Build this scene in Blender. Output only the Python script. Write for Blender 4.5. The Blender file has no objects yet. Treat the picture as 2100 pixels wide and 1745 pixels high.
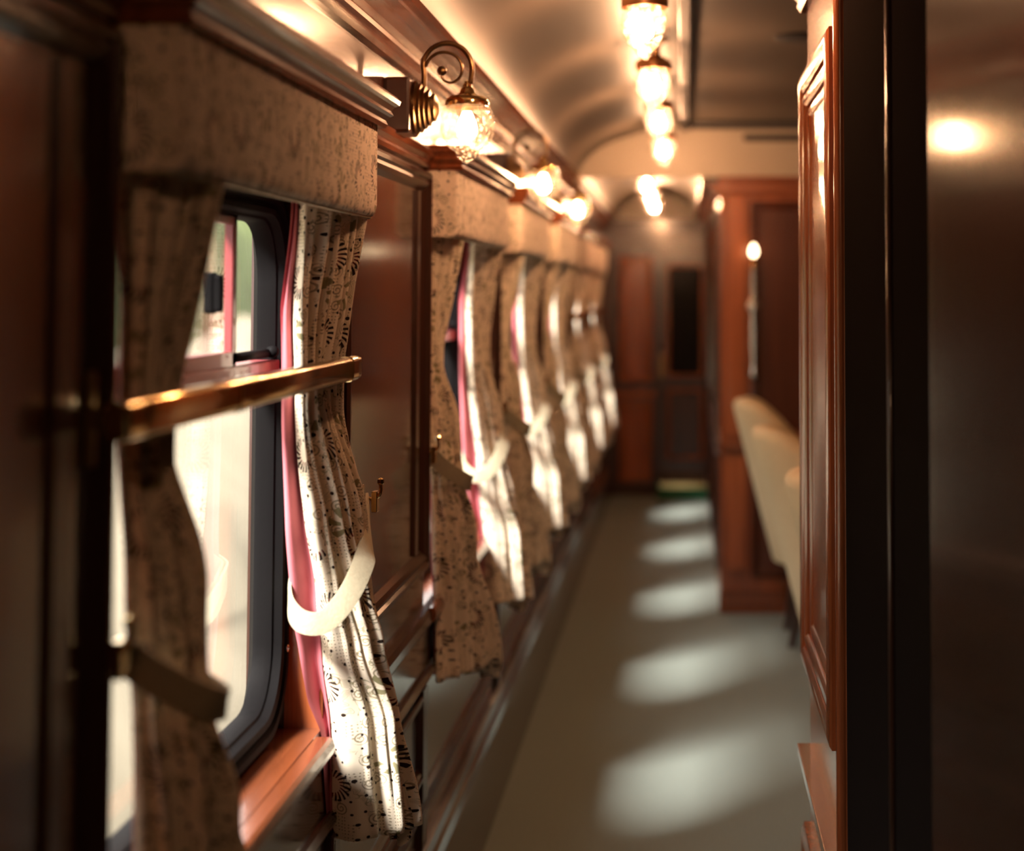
import bpy, bmesh, math, random
from mathutils import Vector, Matrix, Quaternion
random.seed(7)
PI = math.pi
S = bpy.context.scene
COL = S.collection
EYE = 1.45
AW = 0.56                      # lateral distance of the window wall

# ------------------------------------------------------------------ materials
def newmat(name):
    m = bpy.data.materials.new(name); m.use_nodes = True
    nt = m.node_tree
    for n in list(nt.nodes): nt.nodes.remove(n)
    out = nt.nodes.new('ShaderNodeOutputMaterial')
    return m, nt, out
def N(nt, t, **kw):
    n = nt.nodes.new(t)
    for k, v in kw.items():
        if k.startswith('i_'): n.inputs[k[2:].replace('_', ' ')].default_value = v
        else: setattr(n, k, v)
    return n
def L(nt, a, b): nt.links.new(a, b)
def math_(nt, op, a, b=None, c=None):
    n = nt.nodes.new('ShaderNodeMath'); n.operation = op
    for i, v in enumerate((a, b, c)):
        if v is None: continue
        if isinstance(v, (int, float)): n.inputs[i].default_value = v
        else: nt.links.new(v, n.inputs[i])
    return n.outputs[0]
def mixc(nt, fac, a, b, mode='MIX'):
    n = nt.nodes.new('ShaderNodeMix'); n.data_type = 'RGBA'; n.blend_type = mode
    for idx, v in ((0, fac), (6, a), (7, b)):
        if isinstance(v, (int, float)): n.inputs[idx].default_value = v
        elif isinstance(v, tuple): n.inputs[idx].default_value = v
        else: nt.links.new(v, n.inputs[idx])
    return n.outputs[2]
def c4(c): return (c[0], c[1], c[2], 1.0)

def principled(nt, out, **kw):
    p = nt.nodes.new('ShaderNodeBsdfPrincipled')
    for k, v in kw.items():
        p.inputs[k].default_value = v
    nt.links.new(p.outputs[0], out.inputs[0])
    return p

def wood(name, a, b, rough=0.24, coat=0.6, axis='Z', bump=0.04):
    m, nt, out = newmat(name)
    tc = N(nt, 'ShaderNodeTexCoord'); mp = N(nt, 'ShaderNodeMapping')
    sc = {'Z': (60, 60, 2.2), 'Y': (60, 2.2, 60), 'X': (2.2, 60, 60)}[axis]
    mp.inputs['Scale'].default_value = sc
    L(nt, tc.outputs['Object'], mp.inputs[0])
    n1 = N(nt, 'ShaderNodeTexNoise'); n1.inputs['Scale'].default_value = 1.0; n1.inputs['Detail'].default_value = 5; n1.inputs['Roughness'].default_value = 0.65
    L(nt, mp.outputs[0], n1.inputs['Vector'])
    mp2 = N(nt, 'ShaderNodeMapping'); mp2.inputs['Scale'].default_value = tuple(s * 0.08 + 0.6 for s in sc)
    L(nt, tc.outputs['Object'], mp2.inputs[0])
    n2 = N(nt, 'ShaderNodeTexNoise'); n2.inputs['Scale'].default_value = 1.0; n2.inputs['Detail'].default_value = 3
    L(nt, mp2.outputs[0], n2.inputs['Vector'])
    f = math_(nt, 'ADD', math_(nt, 'MULTIPLY', n1.outputs[0], 0.65), math_(nt, 'MULTIPLY', n2.outputs[0], 0.5))
    cr = N(nt, 'ShaderNodeValToRGB'); cr.color_ramp.elements[0].position = 0.38; cr.color_ramp.elements[1].position = 0.74
    cr.color_ramp.elements[0].color = c4(b); cr.color_ramp.elements[1].color = c4(a)
    L(nt, f, cr.inputs[0])
    p = principled(nt, out, Roughness=rough)
    p.inputs['Coat Weight'].default_value = coat; p.inputs['Coat Roughness'].default_value = 0.1
    L(nt, cr.outputs[0], p.inputs['Base Color'])
    bp = N(nt, 'ShaderNodeBump'); bp.inputs['Strength'].default_value = bump; bp.inputs['Distance'].default_value = 0.004
    L(nt, n1.outputs[0], bp.inputs['Height']); L(nt, bp.outputs[0], p.inputs['Normal'])
    L(nt, bp.outputs[0], p.inputs['Coat Normal'])
    return m

def plain(name, col, rough=0.5, metal=0.0, coat=0.0, noise=0.0, nscale=40, bump=0.0, spec=0.5):
    m, nt, out = newmat(name)
    p = principled(nt, out, Roughness=rough, Metallic=metal)
    p.inputs['Base Color'].default_value = c4(col); p.inputs['Coat Weight'].default_value = coat
    p.inputs['Specular IOR Level'].default_value = spec
    if noise or bump:
        tc = N(nt, 'ShaderNodeTexCoord'); n = N(nt, 'ShaderNodeTexNoise')
        n.inputs['Scale'].default_value = nscale; n.inputs['Detail'].default_value = 4
        L(nt, tc.outputs['Object'], n.inputs['Vector'])
        if noise:
            k = 1 - noise
            L(nt, mixc(nt, n.outputs[0], c4(tuple(x * k for x in col)), c4(tuple(min(1, x * (1 + noise)) for x in col))), p.inputs['Base Color'])
        if bump:
            bp = N(nt, 'ShaderNodeBump'); bp.inputs['Strength'].default_value = bump; bp.inputs['Distance'].default_value = 0.003
            L(nt, n.outputs[0], bp.inputs['Height']); L(nt, bp.outputs[0], p.inputs['Normal'])
    return m

def fabric(name, base, strength=1.0):
    """printed cotton: half-open black flowers, dot trails, olive scrolls; UV is in metres"""
    m, nt, out = newmat(name)
    uvn = N(nt, 'ShaderNodeUVMap'); uv = uvn.outputs[0]
    def vor(scale, rnd, off=(0, 0, 0)):
        mp = N(nt, 'ShaderNodeMapping'); mp.inputs['Location'].default_value = off
        L(nt, uv, mp.inputs[0])
        v = N(nt, 'ShaderNodeTexVoronoi'); v.voronoi_dimensions = '2D'
        v.inputs['Scale'].default_value = scale; v.inputs['Randomness'].default_value = rnd
        L(nt, mp.outputs[0], v.inputs['Vector'])
        sub = N(nt, 'ShaderNodeVectorMath'); sub.operation = 'SUBTRACT'
        L(nt, mp.outputs[0], sub.inputs[0]); L(nt, v.outputs['Position'], sub.inputs[1])
        ln = N(nt, 'ShaderNodeVectorMath'); ln.operation = 'LENGTH'; L(nt, sub.outputs[0], ln.inputs[0])
        sx = N(nt, 'ShaderNodeSeparateXYZ'); L(nt, sub.outputs[0], sx.inputs[0])
        an = math_(nt, 'ARCTAN2', sx.outputs[1], sx.outputs[0])
        sc = N(nt, 'ShaderNodeSeparateColor'); L(nt, v.outputs['Color'], sc.inputs[0])
        return ln.outputs['Value'], an, sc.outputs[0], sc.outputs[1]
    def band(r, a, b):
        return math_(nt, 'MULTIPLY', math_(nt, 'GREATER_THAN', r, a), math_(nt, 'LESS_THAN', r, b))
    dark, red, olive = (0.035, 0.024, 0.02, 1), (0.16, 0.03, 0.025, 1), (0.30, 0.28, 0.16, 1)
    col = c4(base)
    n0 = N(nt, 'ShaderNodeTexNoise'); n0.noise_dimensions = '2D'; n0.inputs['Scale'].default_value = 14; L(nt, uv, n0.inputs['Vector'])
    # leafy outlines
    n1 = N(nt, 'ShaderNodeTexNoise'); n1.noise_dimensions = '2D'; n1.inputs['Scale'].default_value = 85; n1.inputs['Detail'].default_value = 1.5; L(nt, uv, n1.inputs['Vector'])
    line = math_(nt, 'LESS_THAN', math_(nt, 'ABSOLUTE', math_(nt, 'SUBTRACT', n1.outputs[0], 0.5)), 0.022)
    leaf = math_(nt, 'MULTIPLY', line, math_(nt, 'GREATER_THAN', n0.outputs[0], 0.54))
    col = mixc(nt, math_(nt, 'MULTIPLY', leaf, 0.75), col, olive)
    fill = math_(nt, 'MULTIPLY', math_(nt, 'GREATER_THAN', n1.outputs[0], 0.60), math_(nt, 'GREATER_THAN', n0.outputs[0], 0.54))
    col = mixc(nt, math_(nt, 'MULTIPLY', fill, 0.4), col, (0.50, 0.44, 0.29, 1))
    # fine dots
    r, a, q, w = vor(190, 0.25)
    fine = math_(nt, 'MULTIPLY', math_(nt, 'LESS_THAN', r, 0.0011), math_(nt, 'LESS_THAN', n0.outputs[0], 0.45))
    col = mixc(nt, math_(nt, 'MULTIPLY', fine, 0.8), col, (0.25, 0.19, 0.1, 1))
    # scrolls
    r, a, q, w = vor(30, 0.85, (0.3, 0.7, 0))
    sp = math_(nt, 'SINE', math_(nt, 'ADD', math_(nt, 'ADD', a, math_(nt, 'MULTIPLY', q, 6.28)), math_(nt, 'MULTIPLY', r, 2 * PI / 0.0052)))
    sm = math_(nt, 'MULTIPLY', math_(nt, 'GREATER_THAN', sp, 0.35), band(r, 0.0012, 0.0105))
    col = mixc(nt, math_(nt, 'MULTIPLY', math_(nt, 'MULTIPLY', sm, math_(nt, 'GREATER_THAN', w, 0.3)), 0.75), col, (0.19, 0.15, 0.075, 1))
    # big dots
    r, a, q, w = vor(46, 0.75, (0.11, 0.37, 0))
    rad = math_(nt, 'MULTIPLY_ADD', w, 0.0012, 0.0019)
    dots = math_(nt, 'MULTIPLY', math_(nt, 'LESS_THAN', r, rad), math_(nt, 'GREATER_THAN', q, 0.1))
    col = mixc(nt, dots, col, dark)
    # flowers
    for scale, off, seedshift, ink, n_pet in ((7.6, (0, 0, 0), 0.0, dark, 19), (7.0, (0.061, 0.055, 0), 1.7, (0.30, 0.27, 0.15, 1), 8)):
        r, a, q, w = vor(scale, 0.55, off)
        rot = math_(nt, 'ADD', a, math_(nt, 'MULTIPLY', q, 6.28))
        half = math_(nt, 'GREATER_THAN', math_(nt, 'COSINE', rot), -0.45)
        blank = math_(nt, 'LESS_THAN', r, 0.017)
        col = mixc(nt, blank, col, c4(base))
        tw = math_(nt, 'MULTIPLY_ADD', r, 14.0, rot)
        pet = math_(nt, 'GREATER_THAN', math_(nt, 'SINE', math_(nt, 'MULTIPLY', tw, float(n_pet * 1.0))), 0.1)
        rmax = math_(nt, 'MULTIPLY_ADD', math_(nt, 'COSINE', rot), 0.006, 0.0255)
        pm = math_(nt, 'MULTIPLY', math_(nt, 'MULTIPLY', pet, half), math_(nt, 'MULTIPLY', math_(nt, 'GREATER_THAN', r, 0.0135), math_(nt, 'LESS_THAN', r, rmax)))
        inkc = mixc(nt, math_(nt, 'LESS_THAN', r, 0.019), ink, red if n_pet == 19 else ink)
        col = mixc(nt, pm, col, inkc)
    if strength < 1: col = mixc(nt, 1 - strength, col, c4(base))
    d = N(nt, 'ShaderNodeBsdfDiffuse'); L(nt, col, d.inputs[0]); d.inputs['Roughness'].default_value = 0.6
    t = N(nt, 'ShaderNodeBsdfTranslucent'); L(nt, col, t.inputs[0])
    mx = N(nt, 'ShaderNodeMixShader'); mx.inputs[0].default_value = 0.04
    L(nt, d.outputs[0], mx.inputs[1]); L(nt, t.outputs[0], mx.inputs[2]); L(nt, mx.outputs[0], out.inputs[0])
    # weave
    nb = N(nt, 'ShaderNodeTexNoise'); nb.noise_dimensions = '2D'; nb.inputs['Scale'].default_value = 900; L(nt, uv, nb.inputs['Vector'])
    bp = N(nt, 'ShaderNodeBump'); bp.inputs['Strength'].default_value = 0.15; bp.inputs['Distance'].default_value = 0.001
    L(nt, nb.outputs[0], bp.inputs['Height']); L(nt, bp.outputs[0], d.inputs['Normal'])
    return m

def two_sided_ior(nt):
    g = N(nt, 'ShaderNodeNewGeometry')
    return math_(nt, 'MULTIPLY_ADD', g.outputs['Backfacing'], 1 / 1.5 - 1.5, 1.5)
def glass(name, tint=(1, 1, 1), gl=0.0, rough=0.0):
    m, nt, out = newmat(name)
    tr = N(nt, 'ShaderNodeBsdfTransparent'); tr.inputs[0].default_value = c4(tint)
    g = N(nt, 'ShaderNodeBsdfGlossy'); g.inputs['Roughness'].default_value = rough
    lw = N(nt, 'ShaderNodeFresnel'); L(nt, two_sided_ior(nt), lw.inputs['IOR'])
    mx = N(nt, 'ShaderNodeMixShader'); L(nt, math_(nt, 'ADD', lw.outputs[0], gl), mx.inputs[0])
    L(nt, tr.outputs[0], mx.inputs[1]); L(nt, g.outputs[0], mx.inputs[2]); L(nt, mx.outputs[0], out.inputs[0])
    return m

def globe_glass(name, glow):
    m, nt, out = newmat(name)
    tc = N(nt, 'ShaderNodeTexCoord')
    v = N(nt, 'ShaderNodeTexVoronoi'); v.inputs['Scale'].default_value = 85; L(nt, tc.outputs['Object'], v.inputs['Vector'])
    bp = N(nt, 'ShaderNodeBump'); bp.inputs['Strength'].default_value = 0.9; bp.inputs['Distance'].default_value = 0.006
    L(nt, v.outputs['Distance'], bp.inputs['Height'])
    tr = N(nt, 'ShaderNodeBsdfTransparent'); tr.inputs[0].default_value = (0.97, 0.93, 0.86, 1)
    g = N(nt, 'ShaderNodeBsdfGlossy'); g.inputs['Roughness'].default_value = 0.08; L(nt, bp.outputs[0], g.inputs['Normal'])
    tl = N(nt, 'ShaderNodeBsdfTranslucent'); tl.inputs[0].default_value = (0.95, 0.85, 0.72, 1); L(nt, bp.outputs[0], tl.inputs['Normal'])
    fr = N(nt, 'ShaderNodeFresnel'); L(nt, two_sided_ior(nt), fr.inputs['IOR']); L(nt, bp.outputs[0], fr.inputs['Normal'])
    edge = math_(nt, 'POWER', v.outputs['Distance'], 1.0)
    m1 = N(nt, 'ShaderNodeMixShader'); L(nt, math_(nt, 'MULTIPLY_ADD', edge, 0.09 * glow, 0.012 * glow), m1.inputs[0])
    L(nt, tr.outputs[0], m1.inputs[1]); L(nt, tl.outputs[0], m1.inputs[2])
    m2 = N(nt, 'ShaderNodeMixShader'); L(nt, math_(nt, 'MULTIPLY', fr.outputs[0], 0.8), m2.inputs[0])
    L(nt, m1.outputs[0], m2.inputs[1]); L(nt, g.outputs[0], m2.inputs[2]); L(nt, m2.outputs[0], out.inputs[0])
    return m

def emit(name, col, s):
    m, nt, out = newmat(name)
    e = N(nt, 'ShaderNodeEmission'); e.inputs[0].default_value = c4(col); e.inputs[1].default_value = s
    L(nt, e.outputs[0], out.inputs[0]); return m

M = {}
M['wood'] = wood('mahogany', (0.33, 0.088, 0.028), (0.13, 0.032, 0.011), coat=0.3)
M['woody'] = wood('mahogany_along', (0.27, 0.075, 0.026), (0.10, 0.026, 0.010), axis='Y')
M['woodx'] = wood('mahogany_across', (0.27, 0.075, 0.026), (0.10, 0.026, 0.010), axis='X')
M['panel'] = wood('lacquered_panel', (0.065, 0.022, 0.013), (0.035, 0.012, 0.008), rough=0.2, coat=0.75, bump=0.012)
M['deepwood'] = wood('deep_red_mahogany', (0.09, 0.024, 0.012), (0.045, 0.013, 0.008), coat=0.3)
M['litwood'] = wood('mahogany_painted_lit', (0.42, 0.115, 0.034), (0.20, 0.05, 0.017), coat=0.3)  # window light on the bulkhead pilaster put into a lighter wood colour
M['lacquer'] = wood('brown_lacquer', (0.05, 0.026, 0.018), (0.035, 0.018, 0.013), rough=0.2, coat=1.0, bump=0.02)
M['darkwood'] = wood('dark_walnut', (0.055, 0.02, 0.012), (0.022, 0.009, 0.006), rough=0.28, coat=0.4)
M['darkwoody'] = wood('dark_walnut_along', (0.075, 0.028, 0.015), (0.03, 0.012, 0.007), rough=0.26, coat=0.5, axis='Y')
M['jamb'] = plain('shade_black_jamb', (0.012, 0.009, 0.008), rough=0.9, spec=0.0)  # jamb faces away from the light; its shade is put into the colour
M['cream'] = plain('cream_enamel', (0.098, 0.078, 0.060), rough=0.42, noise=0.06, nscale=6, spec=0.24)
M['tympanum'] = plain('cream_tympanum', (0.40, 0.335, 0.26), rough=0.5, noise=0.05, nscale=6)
M['carpet'] = plain('teal_carpet', (0.22, 0.255, 0.232), rough=0.95, noise=0.35, nscale=160, bump=0.6, spec=0.1)
M['greencarpet'] = plain('green_carpet', (0.03, 0.12, 0.06), rough=0.95, noise=0.3, nscale=160, spec=0.1)
M['brass'] = plain('polished_brass', (0.83, 0.58, 0.27), rough=0.12, metal=1.0)
M['oldbrass'] = plain('aged_brass', (0.20, 0.125, 0.06), rough=0.3, metal=1.0, noise=0.3)
M['copper'] = plain('copper', (0.80, 0.42, 0.20), rough=0.25, metal=1.0)
M['black'] = plain('black_enamel', (0.007, 0.0065, 0.007), rough=0.6, bump=0.1, nscale=120, spec=0.05)
M['rubber'] = plain('black_rubber', (0.02, 0.02, 0.021), rough=0.5)
M['maroon'] = plain('maroon_paint', (0.30, 0.055, 0.06), rough=0.35, coat=0.3)
M['pelmet'] = fabric('flower_print_pelmet', (0.92, 0.79, 0.66), 0.85)
M['fabric'] = fabric('flower_print_cotton', (0.85, 0.755, 0.615))
M['lining'] = plain('pink_lining', (0.56, 0.17, 0.205), rough=0.8, spec=0.1)
M['tie'] = plain('cream_tieback', (0.42, 0.37, 0.26), rough=0.85, noise=0.12, nscale=200, bump=0.3, spec=0.1)
M['glass'] = glass('window_glass')
M['globe'] = globe_glass('hammered_glass', 0.8); M['clearglobe'] = globe_glass('clear_cut_glass', 0.12)
M['bulb'] = emit('warm_bulb', (1.0, 0.52, 0.28), 800)
M['wallbulb'] = emit('warm_wall_bulb', (1.0, 0.56, 0.29), 125)
M['candle'] = emit('candle_bulb', (1.0, 0.72, 0.42), 11)
M['steel'] = plain('steel', (0.6, 0.58, 0.55), rough=0.25, metal=1.0)
M['velvet'] = plain('cream_upholstery', (0.62, 0.48, 0.29), rough=0.8, noise=0.08, nscale=30, spec=0.2)
M['darkglass'] = plain('dark_glass', (0.01, 0.01, 0.01), rough=0.06)
M['grass'] = plain('dry_grass', (0.22, 0.195, 0.145), rough=0.9, noise=0.4, nscale=0.9, spec=0.1)
M['leaf'] = plain('hedge_leaves', (0.085, 0.105, 0.045), rough=0.8, noise=0.5, nscale=1.6, spec=0.1)
M['vent'] = plain('dark_grille', (0.02, 0.017, 0.015), rough=0.5)

# ------------------------------------------------------------------ mesh kit
class MB:
    def __init__(s): s.v = []; s.f = []; s.uv = {}
    def vert(s, p, uv=None):
        s.v.append(tuple(p))
        if uv is not None: s.uv[len(s.v) - 1] = uv
        return len(s.v) - 1
    def face(s, *i): s.f.append(tuple(i)); return s
    def box(s, x0, x1, y0, y1, z0, z1):
        b = len(s.v)
        for z in (z0, z1):
            for x, y in ((x0, y0), (x1, y0), (x1, y1), (x0, y1)): s.v.append((x, y, z))
        for q in ((0, 3, 2, 1), (4, 5, 6, 7), (0, 1, 5, 4), (1, 2, 6, 5), (2, 3, 7, 6), (3, 0, 4, 7)):
            s.f.append(tuple(b + i for i in q))
        return s
    def prism(s, prof, a0, a1, axis='y'):
        """closed profile extruded along an axis; profile coords are the two other axes in order"""
        b = len(s.v); n = len(prof)
        for a in (a0, a1):
            for p, q in prof:
                s.v.append({'y': (p, a, q), 'x': (a, p, q), 'z': (p, q, a)}[axis])
        for i in range(n):
            j = (i + 1) % n
            s.f.append((b + i, b + j, b + n + j, b + n + i))
        s.f.append(tuple(b + i for i in range(n))[::-1]); s.f.append(tuple(b + n + i for i in range(n)))
        return s
    def loft(s, loops, closed=True, cap0=False, cap1=False, uvs=None):
        b = len(s.v); n = len(loops[0])
        for k, lp in enumerate(loops):
            for i, p in enumerate(lp): s.vert(p, uvs[k][i] if uvs else None)
        m = n if closed else n - 1
        for k in range(len(loops) - 1):
            for i in range(m):
                j = (i + 1) % n
                s.f.append((b + k * n + i, b + k * n + j, b + (k + 1) * n + j, b + (k + 1) * n + i))
        if cap0: s.f.append(tuple(b + i for i in range(n))[::-1])
        if cap1: s.f.append(tuple(b + (len(loops) - 1) * n + i for i in range(n)))
        return s
    def lathe(s, prof, c, axis='z', seg=24, cap=True):
        loops = []
        for r, h in prof:
            lp = []
            for i in range(seg):
                a = 2 * PI * i / seg
                u, w = r * math.cos(a), r * math.sin(a)
                lp.append({'z': (c[0] + u, c[1] + w, c[2] + h), 'x': (c[0] + h, c[1] + u, c[2] + w), 'y': (c[0] + u, c[1] + h, c[2] + w)}[axis])
            loops.append(lp)
        return s.loft(loops, True, cap, cap)
    def tube(s, pts, r, seg=10, cap=True):
        P = [Vector(p) for p in pts]; loops = []
        T0 = (P[1] - P[0]).normalized()
        up = Vector((0, 0, 1)) if abs(T0.z) < 0.9 else Vector((0, 1, 0))
        nrm = (up - T0 * up.dot(T0)).normalized(); Tp = T0
        for i, p in enumerate(P):
            t = (P[min(i + 1, len(P) - 1)] - P[max(i - 1, 0)]).normalized()
            nrm = Tp.rotation_difference(t) @ nrm; Tp = t
            bn = t.cross(nrm)
            rr = r[i] if isinstance(r, (list, tuple)) else r
            loops.append([p + (nrm * math.cos(2 * PI * k / seg) + bn * math.sin(2 * PI * k / seg)) * rr for k in range(seg)])
        return s.loft(loops, True, cap, cap)
    def frame(s, plane, a, sgn, u0, u1, z0, z1, prof):
        """mitred moulding round a rectangle on plane x=a or y=a; prof = (inset, height)"""
        loops = []
        for w, d in prof:
            rect = ((u0 + w, z0 + w), (u1 - w, z0 + w), (u1 - w, z1 - w), (u0 + w, z1 - w))
            loops.append([(a + sgn * d, u, z) if plane == 'x' else (u, a + sgn * d, z) for u, z in rect])
        return s.loft(loops, True)
    def build(s, name, mat, parent=None, loc=None, smooth=False, bevel=0.0, sub=0, autosmooth=None):
        me = bpy.data.meshes.new(name)
        off = Vector(loc) if loc is not None else Vector((0, 0, 0))
        if parent is not None and loc is None and parent.get('_o') is not None: off = Vector(parent['_o'])
        me.from_pydata([tuple(Vector(p) - off) for p in s.v], [], s.f)
        if s.uv:
            ul = me.uv_layers.new(name='UVMap')
            for lp in me.loops: ul.data[lp.index].uv = s.uv.get(lp.vertex_index, (0, 0))
        bm = bmesh.new(); bm.from_mesh(me)
        bmesh.ops.remove_doubles(bm, verts=bm.verts, dist=1e-6) if not s.uv else None
        bmesh.ops.recalc_face_normals(bm, faces=bm.faces)
        bm.to_mesh(me); bm.free()
        if smooth:
            for p in me.polygons: p.use_smooth = True
        me.materials.append(M[mat] if isinstance(mat, str) else mat)
        o = bpy.data.objects.new(name, me); COL.objects.link(o)
        if parent is not None:
            o.parent = parent
        elif loc is not None: o.location = loc
        if autosmooth is not None: me.set_sharp_from_angle(angle=math.radians(autosmooth)) if smooth else None
        if bevel:
            b = o.modifiers.new('bevel', 'BEVEL'); b.width = bevel; b.segments = 2; b.limit_method = 'ANGLE'; b.angle_limit = math.radians(40)
        if sub:
            q = o.modifiers.new('sub', 'SUBSURF'); q.levels = sub; q.render_levels = sub
        return o

def tag(o, label=None, cat=None, group=None, kind=None):
    if label: o['label'] = label
    if cat: o['category'] = cat
    if group: o['group'] = group
    if kind: o['kind'] = kind
    return o
OFF = {}
def thing(name, label, cat, loc, group=None, kind=None):
    o = bpy.data.objects.new(name, None); o.empty_display_size = 0.05
    COL.objects.link(o); o.location = loc; OFF[o.name] = Vector(loc)
    return tag(o, label, cat, group, kind)
def part(mb, name, mat, parent, **kw):
    """mesh given in world coordinates, stored relative to the thing it belongs to"""
    root = parent
    while root.parent is not None: root = root.parent
    off = OFF[root.name]
    mb.v = [tuple(Vector(p) - off) for p in mb.v]
    return mb.build(name, mat, parent, loc=None, **kw)
def copy_tree(o, parent=None):
    c = o.copy(); COL.objects.link(c)
    if parent is not None: c.parent = parent
    for ch in [x for x in bpy.data.objects if x.parent == o]: copy_tree(ch, c)
    return c
def struct(mb, name, mat, **kw):
    return tag(mb.build(name, mat, **kw), kind='structure')
def cr(pts, n):
    """Catmull-Rom through points, n samples"""
    P = [Vector(p) for p in pts]; out = []
    m = len(P) - 1
    for k in range(n):
        t = k / (n - 1) * m; i = min(int(t), m - 1); f = t - i
        p0, p1, p2, p3 = P[max(i - 1, 0)], P[i], P[i + 1], P[min(i + 2, m)]
        out.append(0.5 * ((2 * p1) + (p2 - p0) * f + (2 * p0 - 5 * p1 + 4 * p2 - p3) * f * f + (3 * p1 - p0 - 3 * p2 + p3) * f ** 3))
    return out

# ------------------------------------------------------------------ layout
P0 = [1.667, 3.696, 5.14, 6.68, 8.25, 9.80]     # near end of each pelmet
PL = 1.085                                      # pelmet length
OPEN = [(p + 0.0, p + 1.015) for p in P0]
ZS, ZT = 0.775, 1.605                           # window opening
YB, YBULK, YEND = -1.3, 7.8, 12.2
ORD = ['nearest', 'second', 'third', 'fourth', 'fifth', 'sixth']

# ------------------------------------------------------------------ shell
struct(MB().box(-0.70, 2.36, YB, YEND + 0.12, -0.08, 0), 'floor', 'carpet')
w = MB()
w.box(-AW - 0.12, -AW, YB, YEND, 0, ZS - 0.032)
w.box(-AW - 0.12, -AW, YB, YEND, ZT, 2.02)
ys = [YB] + [v for o in OPEN for v in o] + [YEND]
for i in range(0, len(ys), 2):
    w.box(-AW - 0.12, -AW, ys[i], ys[i + 1], ZS - 0.032, ZT)
struct(w, 'wall_left', 'panel')

def vault(xl, xr, zs, crown, flat, n=18):
    """inner profile from left springing to right springing"""
    a = (xr - xl - flat) / 2; pts = []
    for i in range(n + 1):
        t = PI - (PI / 2) * i / n
        pts.append((xl + a + a * math.cos(t), zs + (crown - zs) * math.sin(t)))
    for i in range(n + 1):
        t = PI / 2 - (PI / 2) * i / n
        pts.append((xr - a + a * math.cos(t), zs + (crown - zs) * math.sin(t)))
    return pts
V1 = vault(-0.49, 2.17, 1.965, 2.21, 1.48)
prof = V1 + [(2.40, 1.965), (2.40, 2.34), (-0.72, 2.34), (-0.72, 1.965)]
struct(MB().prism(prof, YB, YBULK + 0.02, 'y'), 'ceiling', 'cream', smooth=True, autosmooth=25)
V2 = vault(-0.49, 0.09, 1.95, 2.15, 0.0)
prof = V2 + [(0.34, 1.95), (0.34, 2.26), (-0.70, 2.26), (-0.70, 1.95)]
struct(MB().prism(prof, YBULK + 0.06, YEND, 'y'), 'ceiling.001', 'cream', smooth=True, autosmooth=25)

# upper cornice along the window wall, runs the whole carriage
corn = [(-0.56, 1.885), (-0.548, 1.885), (-0.540, 1.892), (-0.545, 1.900), (-0.534, 1.906), (-0.534, 1.915), (-0.542, 1.921),
        (-0.532, 1.932), (-0.512, 1.944), (-0.496, 1.952), (-0.500, 1.957), (-0.484, 1.963), (-0.476, 1.972), (-0.484, 1.980), (-0.49, 1.985), (-0.56, 2.0)]
struct(MB().prism(corn, YB, YEND, 'y'), 'trim_1', 'woody')
led = [(-0.56, 1.715), (-0.551, 1.715), (-0.547, 1.722), (-0.551, 1.729), (-0.541, 1.737), (-0.536, 1.748), (-0.541, 1.753), (-0.56, 1.755)]
struct(MB().prism(led, YB, YEND, 'y'), 'trim_2', 'woody')
# dado rail, low moulding and skirting (interrupted at nothing)
b = MB()
b.prism([(-0.56, 0.735), (-0.545, 0.735), (-0.538, 0.748), (-0.538, 0.765), (-0.545, 0.775), (-0.56, 0.777)], OPEN[0][1] + 0.02, YEND, 'y')
b.prism([(-0.56, 0.61), (-0.552, 0.61), (-0.546, 0.622), (-0.552, 0.634), (-0.56, 0.637)], YB, YEND, 'y')
b.prism([(-0.56, 0.35), (-0.548, 0.352), (-0.543, 0.365), (-0.55, 0.38), (-0.56, 0.382)], YB, YEND, 'y')
struct(b, 'trim_3', 'darkwoody')
sk = MB().prism([(-0.56, 0.0), (-0.522, 0.0), (-0.522, 0.235), (-0.528, 0.255), (-0.536, 0.262), (-0.540, 0.280), (-0.56, 0.285)], YB, YEND, 'y')
struct(sk, 'baseboard_left', 'darkwoody')

# pier panels: stiles and a raised frame
MOULD = [(0.0, 0.0), (0.0, 0.012), (0.006, 0.017), (0.014, 0.017), (0.018, 0.011), (0.026, 0.014), (0.034, 0.009), (0.040, 0.003), (0.043, 0.0)]
tn = 4
piers = [(0.35, OPEN[0][0])] + [(OPEN[i][1], OPEN[i + 1][0]) for i in range(5)] + [(OPEN[5][1], YEND)]
for k, (a, c) in enumerate(piers):
    b = MB()
    if c - a > 0.6:
        b.frame('x', -AW, 1, a + 0.10, c - 0.02, 0.86, 1.705, MOULD)
        b.box(-AW - 0.001, -AW + 0.010, a + 0.055, a + 0.09, 0.285, 1.71)
        b.frame('x', -AW, 1, a + 0.03, c - 0.02, 0.42, 0.60, [(u * 0.7, v * 0.7) for u, v in MOULD])
        b.box(-AW - 0.001, -AW + 0.006, c - 0.155, c - 0.115, 0.905, 1.66)
        b.box(-AW - 0.001, -AW + 0.012, c - 0.06, c, 0.285, 0.61)
    else:
        b.frame('x', -AW, 1, a + 0.02, c - 0.02, 0.86, 1.705, [(u * 0.6, v * 0.7) for u, v in MOULD])
        b.box(-AW - 0.001, -AW + 0.012, c - 0.05, c, 0.285, 0.61)
    struct(b, 'trim_%d' % tn, 'darkwood'); tn += 1

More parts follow.
